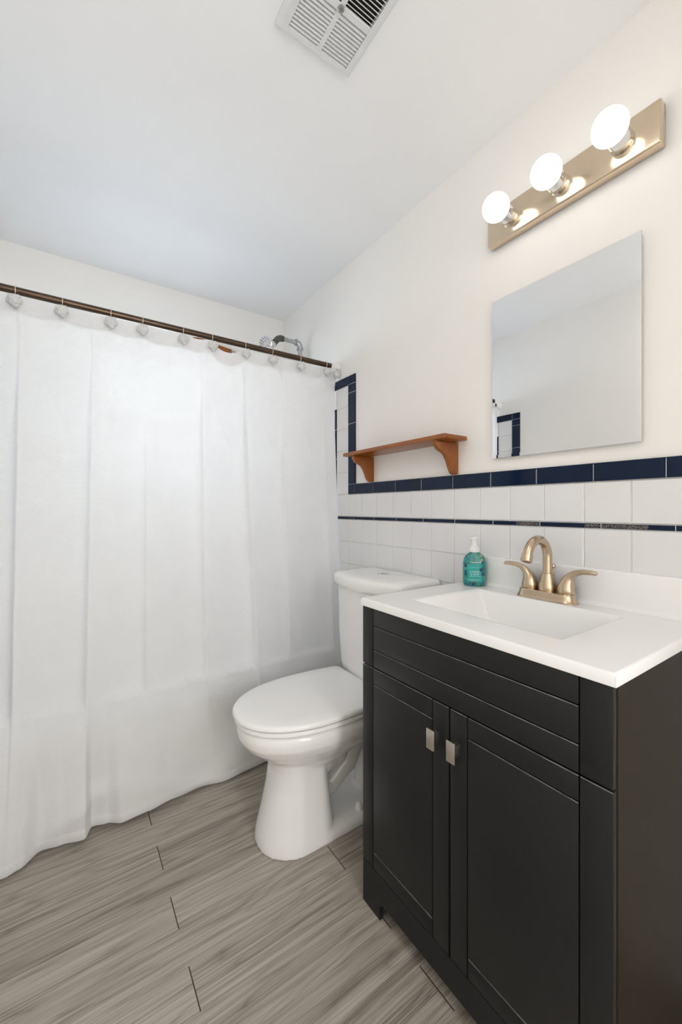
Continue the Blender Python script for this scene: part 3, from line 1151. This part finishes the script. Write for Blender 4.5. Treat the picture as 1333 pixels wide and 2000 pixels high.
# plinth with an arched cut-out between two feet
b = bmesh.new()
FT = 0.826
poly = [(VY1 - 0.001, 0.0), (FT, 0.0), (FT, 0.036), (FT - 0.010, 0.046), (FT - 0.04, 0.049), (0.37, 0.054), (0.354, 0.046), (0.345, 0.036), (0.345, 0.0), (VY0 + 0.001, 0.0), (VY0 + 0.001, ZD0 - 0.0016), (VY1 - 0.001, ZD0 - 0.0016)]
prism(b, poly, 'x', VX + 0.0005, VX + 0.014, 0.001, 1)
obj('plinth', b, M['black'], van, 30)

# ================================================================ SINK TOP
CTX, CTY0, CTY1, CTZ, CTH = 0.6838, 0.2655, 0.9045, 0.8500, 0.0205
top = thing('sink_top', 'white vanity top with a sunken rectangular basin and backsplash', 'sink', (0.92, 0.585, CTZ - CTH))


def basin(x, y):
    # steep back and sides, gentler front
    d = min((1.062 - x) * 3.6, (0.795 - y) * 1.45, (y - 0.402) * 1.45, (x - 0.79) * 0.95, 0.112)
    r = 0.012
    # rounded lip
    if d <= -r:
        return 0.0
    if d < r:
        return (d + r) ** 2 / (4 * r)
    return d


b = bmesh.new()
NX, NY = 150, 200
xs = [CTX + (XW - CTX) * i / NX for i in range(NX + 1)]
ys = [CTY0 + (CTY1 - CTY0) * j / NY for j in range(NY + 1)]
V = []
for i, x in enumerate(xs):
    row = []
    for j, y in enumerate(ys):
        z = CTZ - basin(x, y)
        e = min(x - CTX, y - CTY0, CTY1 - y)
        if e < 0.003:
            z -= 0.003 - math.sqrt(max(0, 0.003 ** 2 - (0.003 - e) ** 2))
        row.append(b.verts.new((x, y, z)))
    V.append(row)
for i in range(NX):
    for j in range(NY):
        b.faces.new((V[i][j], V[i + 1][j], V[i + 1][j + 1], V[i][j + 1]))
# skirt and underside
loop = [V[0][j] for j in range(NY + 1)] + [V[i][NY] for i in range(1, NX + 1)] + [V[NX][j] for j in range(NY - 1, -1, -1)] + [V[i][0] for i in range(NX - 1, 0, -1)]
low = [b.verts.new((v.co.x, v.co.y, CTZ - CTH)) for v in loop]
n = len(loop)
for i in range(n):
    b.faces.new((loop[i], loop[(i + 1) % n], low[(i + 1) % n], low[i]))
bmesh.ops.recalc_face_normals(b, faces=b.faces)
obj('countertop', b, M['marble'], top, 50)
b = bmesh.new()
box(b, XW - 0.021, XW - 0.0005, CTY0, CTY1, CTZ - 0.001, 0.944, 0.003, 3)
# small cove where the splash meets the top
prism(b, [(XW - 0.021, CTZ - 0.0005), (XW - 0.031, CTZ + 0.0002), (XW - 0.026, CTZ + 0.002), (XW - 0.0225, CTZ + 0.0055), (XW - 0.0208, CTZ + 0.012)], 'y', CTY0 + 0.001, CTY1 - 0.001)
obj('backsplash', b, M['marble'], top, 50)
b = bmesh.new()
lathe(b, [(0.0, 0.0), (0.024, 0.0), (0.024, 0.002), (0.016, 0.004), (0.0, 0.004)], (0.99, 0.598, CTZ - 0.1125), n=28)
obj('drain', b, M['chrome'], top, 40)

# ================================================================ FAUCET
FX, FY, FZ = 1.099, 0.598, CTZ
fau = thing('faucet', 'brushed warm nickel two handle faucet on the white sink top', 'faucet', (FX, FY, FZ))


def stadium(hl, hw, z, n=14):
    pts = []
    for i in range(n + 1):
        a = PI * i / n
        pts.append((FX + hw * math.cos(a), FY + hl - hw + hw * math.sin(a), z))
    for i in range(n + 1):
        a = PI + PI * i / n
        pts.append((FX + hw * math.cos(a), FY - hl + hw + hw * math.sin(a), z))
    return pts


b = bmesh.new()
loft(b, [stadium(0.084, 0.0295, FZ), stadium(0.084, 0.0295, FZ + 0.002), stadium(0.081, 0.0265, FZ + 0.005), stadium(0.077, 0.0245, FZ + 0.014), stadium(0.076, 0.024, FZ + 0.021), stadium(0.074, 0.022, FZ + 0.0235)])
obj('base_plate', b, M['nickel'], fau, 40)
SX = FX + 0.005
b = bmesh.new()
lathe(b, [(0.0225, 0.023), (0.0235, 0.027), (0.0225, 0.037), (0.019, 0.053), (0.0155, 0.066), (0.0148, 0.071), (0.013, 0.072)], (SX, FY, FZ), n=36)
obj('spout_collar', b, M['nickel'], fau, 40)
b = bmesh.new()
R = 0.050
cz = FZ + 0.116
pts = [(SX, FY, FZ + 0.068), (SX, FY, FZ + 0.09)]
for k in range(0, 19):
    a = math.radians(k * 158 / 18)
    pts.append((SX - R + R * math.cos(a), FY, cz + R * math.sin(a)))
a = math.radians(158)
tx, tz = -math.sin(a), math.cos(a)
ex, ez = pts[-1][0], pts[-1][2]
pts.append((ex + tx * 0.008, FY, ez + tz * 0.008))
tube(b, pts, 0.0122, 24)
obj('spout', b, M['nickel'], fau, 50)
b = bmesh.new()
lathe(b, [(0.0122, -0.001), (0.0142, 0.0), (0.0146, 0.018), (0.0135, 0.020), (0.009, 0.020), (0.009, 0.016)], (ex + tx * 0.006, FY, ez + tz * 0.006), (tx, 0, tz), 28)
obj('aerator', b, M['nickel'], fau, 40)
for s in (1, -1):
    b = bmesh.new()
    hy_ = FY + s * 0.0515
    path = [(0.0, 0.0235, 0.0215), (0.0, 0.028, 0.0228), (0.0, 0.038, 0.0218), (0.0015, 0.050, 0.0185), (0.0055, 0.062, 0.0142), (0.013, 0.073, 0.0102), (0.025, 0.0815, 0.0077), (0.042, 0.0865, 0.0065), (0.062, 0.0875, 0.0060), (0.074, 0.0865, 0.0056), (0.078, 0.0858, 0.0030)]
    tube(b, [(FX + 0.006 - 0.10 * dy, hy_ + s * dy, FZ + dz) for dy, dz, r in path], [r for dy, dz, r in path], 24)
    obj('lever_handle', b, M['nickel'], fau, 50)
b = bmesh.new()
tube(b, [(FX + 0.024, FY - 0.004, FZ + 0.018), (FX + 0.027, FY - 0.004, FZ + 0.086)], 0.0026, 10)
lathe(b, [(0.003, 0), (0.0065, 0.004), (0.006, 0.010), (0.002, 0.012)], (FX + 0.027, FY - 0.004, FZ + 0.084), n=16)
obj('pull_rod', b, M['nickel'], fau, 40)

# ================================================================ SOAP BOTTLE
SPX, SPY, SPZ = 1.1005, 0.8385, CTZ + 0.0002
soap = thing('soap_bottle', 'small teal soap bottle with white pump on the back corner of the sink top', 'soap bottle', (SPX, SPY, SPZ))
fa = math.atan2(-0.69, -0.72)
fn = Vector((math.cos(fa), math.sin(fa), 0))          # label faces this way
sd = Vector((math.sin(fa), -math.cos(fa), 0)) * -1      # to the viewer's right
if sd.dot(Vector((0.82, -0.57, 0))) < 0:
    sd = -sd
SO = Vector((SPX, SPY, SPZ))


def soap_ring(a, d, z, n=44):
    pts = []
    for i in range(n):
        t = 2 * PI * i / n
        c, s = math.cos(t), math.sin(t)
        e = 2 / 2.7
        pts.append(SO + sd * (a * math.copysign(abs(c) ** e, c)) + fn * (d * math.copysign(abs(s) ** e, s)) + Vector((0, 0, z)))
    return pts


b = bmesh.new()
loft(b, [soap_ring(0.030, 0.018, 0.0), soap_ring(0.0345, 0.0215, 0.003), soap_ring(0.0365, 0.023, 0.010), soap_ring(0.0365, 0.023, 0.05), soap_ring(0.0360, 0.023, 0.075), soap_ring(0.0335, 0.0222, 0.088), soap_ring(0.028, 0.0205, 0.098), soap_ring(0.021, 0.0185, 0.104), soap_ring(0.0165, 0.0165, 0.1065), soap_ring(0.0155, 0.0155, 0.110)])
body = obj('bottle', b, M['soap'], soap, 50)


def front(x, z, lift=0.0):
    """point on the label face: x to the right, z up"""
    a, d = interp([(0.0, 0.036), (0.075, 0.036), (0.088, 0.0335), (0.098, 0.028), (0.11, 0.02)], z), 0.023
    if z > 0.075:
        d = interp([(0.075, 0.023), (0.088, 0.0222), (0.098, 0.0205), (0.104, 0.0185)], z)
    k = max(0.0, 1 - abs(min(x / a, 0.999) if x > 0 else max(x / a, -0.999)) ** 2.7) ** (1 / 2.7)
    return SO + sd * x + fn * (d * k + lift) + Vector((0, 0, z))


b = bmesh.new()
gx, gz = 14, 18
g = []
for j in range(gz + 1):
    z = 0.016 + 0.056 * j / gz
    w = 0.0225
    g.append([b.verts.new(front(-0.024 + (w + 0.024) * i / gx, z, 0.0004)) for i in range(gx + 1)])
for j in range(gz):
    for i in range(gx):
        b.faces.new((g[j][i], g[j][i + 1], g[j + 1][i + 1], g[j + 1][i]))
obj('label_panel', b, M['teal'], body, 180)
for bx, bz, r in ((0.0185, 0.0545, 0.0062), (0.0225, 0.040, 0.0058), (-0.027, 0.040, 0.0055), (-0.028, 0.068, 0.005), (-0.004, 0.0095, 0.005)):
    c = front(bx, bz, 0.0003)
    b = bmesh.new()
    lathe(b, [(r, 0.0), (r * 0.9, 0.0008), (r * 0.5, 0.0014), (0, 0.0015)], c, fn, 18)
    obj('berry_print', b, M['berry'], body, 60)


def text_mesh(body_txt, size, cx_, cz_):
    cu = bpy.data.curves.new('txt', 'FONT')
    cu.body = body_txt
    cu.size = size
    cu.align_x = 'CENTER'
    cu.align_y = 'CENTER'
    cu.resolution_u = 2
    o = bpy.data.objects.new('txt', cu)
    COL.objects.link(o)
    dg = bpy.context.evaluated_depsgraph_get()
    me = bpy.data.meshes.new_from_object(o.evaluated_get(dg))
    bm = bmesh.new()
    bm.from_mesh(me)
    for v in bm.verts:
        v.co = front(cx_ + v.co.x, cz_ + v.co.y, 0.0008)
    bpy.data.objects.remove(o)
    bpy.data.curves.remove(cu)
    bpy.data.meshes.remove(me)
    return bm


b = bmesh.new()
join(b, text_mesh('JUNIPER', 0.0082, -0.002, 0.0465))
join(b, text_mesh('& MINT', 0.0082, -0.001, 0.0385))
for zz, x0, x1 in ((0.0325, -0.019, 0.017), (0.0605, -0.017, 0.012), (0.0225, -0.021, 0.012), (0.0195, -0.020, 0.014)):
    for k in range(10):
        xa, xb_ = x0 + (x1 - x0) * k / 10, x0 + (x1 - x0) * (k + 1) / 10
        q = [front(xa, zz, 0.0008), front(xb_, zz, 0.0008), front(xb_, zz + 0.0007, 0.0008), front(xa, zz + 0.0007, 0.0008)]
        b.faces.new([b.verts.new(p) for p in q])
# pale script flourish above the panel
tube(b, [front(-0.014 + 0.026 * k / 24, 0.0775 + 0.0022 * math.sin(k * 1.9), 0.0006) for k in range(25)], 0.0007, 6)
obj('label_print', b, M['ink'], body, None)
b = bmesh.new()
lathe(b, [(0.0165, 0.1085), (0.0178, 0.110), (0.0178, 0.119), (0.0165, 0.1215), (0.0135, 0.126), (0.0115, 0.129), (0.0108, 0.131), (0.0108, 0.147), (0.0115, 0.150)], SO, n=32)
obj('pump_collar', b, M['pump'], soap, 40)
b = bmesh.new()
lathe(b, [(0.0120, 0.149), (0.0128, 0.151), (0.0132, 0.156), (0.0120, 0.1585), (0, 0.159)], SO, n=28)
nz = (fn * 0.55 - sd * 0.83).normalized()
tube(b, [SO + Vector((0, 0, 0.154)), SO + nz * 0.012 + Vector((0, 0, 0.1545)), SO + nz * 0.020 + Vector((0, 0, 0.1525))], [0.0045, 0.0042, 0.0036], 12)
obj('pump_head', b, M['pump'], soap, 40)

# ================================================================ MIRROR
MX, MY0, MY1, MZ0, MZ1 = 1.1395, 0.389, 0.7985, 1.2628, 1.7705
mir = thing('wall_mirror', 'large frameless rectangular mirror on the wall between the light bar and the tiles', 'mirror', (XW, 0.594, MZ0))
b = bmesh.new()
bw, bd = 0.010, 0.00025


def rect(x, i):
    return [(x, MY0 + i, MZ0 + i), (x, MY1 - i, MZ0 + i), (x, MY1 - i, MZ1 - i), (x, MY0 + i, MZ1 - i)]


loft(b, [rect(MX + bd, 0.0), rect(MX, bw)], False, True)
obj('mirror_glass', b, M['mirror'], mir)
b = bmesh.new()
loft(b, [rect(MX + 0.005, 0.0), rect(MX + bd + 0.00005, 0.0)], True, False)
obj('glass_edge', b, M['mirror_edge'], mir)
b = bmesh.new()
box(b, MX + 0.0052, XW + 0.0002, MY0 + 0.012, MY1 - 0.012, MZ0 + 0.012, MZ1 - 0.012)
obj('backing', b, M['plastic'], mir)

# ================================================================ VANITY LIGHT
LX, LY0, LY1, LZ0, LZ1 = 1.125, 0.3455, 0.8065, 1.944, 2.0475
lt = thing('vanity_light', 'three bulb brass finish light bar mounted above the mirror', 'light fixture', (XW, 0.576, LZ0))
b = bmesh.new()
box(b, LX, XW + 0.0002, LY0, LY1, LZ0, LZ1, 0.005, 3)
obj('back_plate', b, M['brass'], lt, 35)
LZM = (LZ0 + LZ1) / 2 + 0.001
for y in (0.726, 0.5745, 0.4225):
    b = bmesh.new()
    lathe(b, [(0.0262, -0.001), (0.0262, 0.003), (0.0255, 0.006), (0.0250, 0.018), (0.0256, 0.019), (0.0256, 0.0205), (0.0250, 0.0215), (0.0248, 0.040), (0.0235, 0.0425), (0.016, 0.043)], (LX, y, LZM), (-1, 0, 0), 32)
    obj('socket', b, M['chrome'], lt, 40)
    b = bmesh.new()
    prof = [(0.0155, 0.030), (0.0165, 0.036)]
    rc, hc = 0.0385, 0.072
    for k in range(1, 25):
        a = math.radians(155 - 155 * k / 24)
        prof.append((rc * math.sin(a), hc - rc * math.cos(a) * -1.0 * -1.0))
    prof = [(0.0155, 0.030), (0.0165, 0.035)] + [(rc * math.sin(math.radians(24 + 156 * k / 24)), hc - rc * math.cos(math.radians(24 + 156 * k / 24))) for k in range(25)]
    lathe(b, prof, (LX, y, LZM), (-1, 0, 0), 36)
    obj('globe_bulb', b, M['bulb'], lt, 180)

# ================================================================ WALL SHELF
shf = thing('wall_shelf', 'honey oak wall shelf on two scrolled brackets above the toilet', 'shelf', (XW, 1.2, 1.336))
b = bmesh.new()
SHX = 1.031
prism(b, [(SHX, 0.907), (SHX, 1.496), (SHX + 0.004, 1.5), (XW - 0.0105, 1.5), (XW - 0.0105, 0.903), (SHX + 0.004, 0.903)], 'z', 1.3365, 1.3525, 0.0035, 2)
obj('shelf_board', b, M['wood'], shf, 40)
bp = [(XW - 0.0005, 1.3365), (1.041, 1.3365), (1.040, 1.328), (1.043, 1.318), (1.051, 1.308), (1.063, 1.302), (1.077, 1.297), (1.089, 1.289), (1.099, 1.276), (1.107, 1.260), (1.114, 1.243), (1.122, 1.230), (1.132, 1.223), (1.143, 1.2225), (XW - 0.0005, 1.2255)]
for y in (0.956, 1.4345):
    b = bmesh.new()
    pb = bp if y < 1.2 else bp
    prism(b, pb, 'y', y - 0.009, y + 0.009, 0.0025, 2)
    obj('bracket', b, M['wood'], shf, 40)

# ================================================================ CEILING VENT
EX0, EX1, EY0, EY1 = 0.4255, 0.6495, 0.674, 0.918
ZV = ZC - 0.014
ven = thing('ceiling_vent', 'white square exhaust fan grille with slatted quarters on the ceiling', 'vent', ((EX0 + EX1) / 2, (EY0 + EY1) / 2, ZC))
OX0, OX1, OY0, OY1 = EX0 + 0.028, EX1 - 0.022, EY0 + 0.017, EY1 - 0.017
MXC, MYC = 0.5425, 0.796
b = bmesh.new()
zt = ZC - 0.0002


def frame_strip(p):   # sloped frame band
    pass


outer = [(EX0, EY0), (EX1, EY0), (EX1, EY1), (EX0, EY1)]
ins = [(EX0 + 0.010, EY0 + 0.007), (EX1 - 0.007, EY0 + 0.007), (EX1 - 0.007, EY1 - 0.007), (EX0 + 0.010, EY1 - 0.007)]
inn = [(OX0, OY0), (OX1, OY0), (OX1, OY1), (OX0, OY1)]
loft(b, [[(x, y, zt) for x, y in outer], [(x, y, ZC - 0.006) for x, y in outer], [(x, y, ZV) for x, y in ins], [(x, y, ZV) for x, y in inn], [(x, y, zt) for x, y in inn]], False, False)
box(b, MXC - 0.006, MXC + 0.006, OY0, OY1, ZV, ZV + 0.006, 0.0008, 1)
box(b, OX0, OX1, MYC - 0.008, MYC + 0.008, ZV, ZV + 0.006, 0.0008, 1)
obj('grille_frame', b, M['vent'], ven, 30)
b = bmesh.new()
box(b, OX0 + 0.0002, OX1 - 0.0002, OY0 + 0.0002, OY1 - 0.0002, ZC - 0.0012, ZC - 0.0002)
obj('duct_opening', b, M['void'], ven)
for xa, xb_ in ((OX0 + 0.001, MXC - 0.006), (MXC + 0.006, OX1 - 0.001)):
    for ya, yb_, s in ((OY0, MYC - 0.008, -1), (MYC + 0.008, OY1, 1)):
        ns = 11
        for k in range(ns):
            y = ya + (yb_ - ya) * (k + 0.5) / ns
            b = bmesh.new()
            # slat leaning outwards from the middle
            yb0, yt0 = y + s * 0.0040, y - s * 0.0040
            prism(b, [(yb0 - 0.0011, ZV + 0.0005), (yb0 + 0.0011, ZV + 0.0005), (yt0 + 0.0006, ZC - 0.002), (yt0 - 0.0006, ZC - 0.002)], 'x', xa, xb_)
            obj('slat', b, M['vent'], ven)
b = bmesh.new()
lathe(b, [(0.0082, 0.0), (0.0082, 0.0015), (0.0065, 0.003), (0.0045, 0.0032), (0.0040, 0.0022), (0.0, 0.0022)], (0.5425, MYC, ZV), (0, 0, -1), 24)
obj('screw', b, M['screw'], ven, 40)
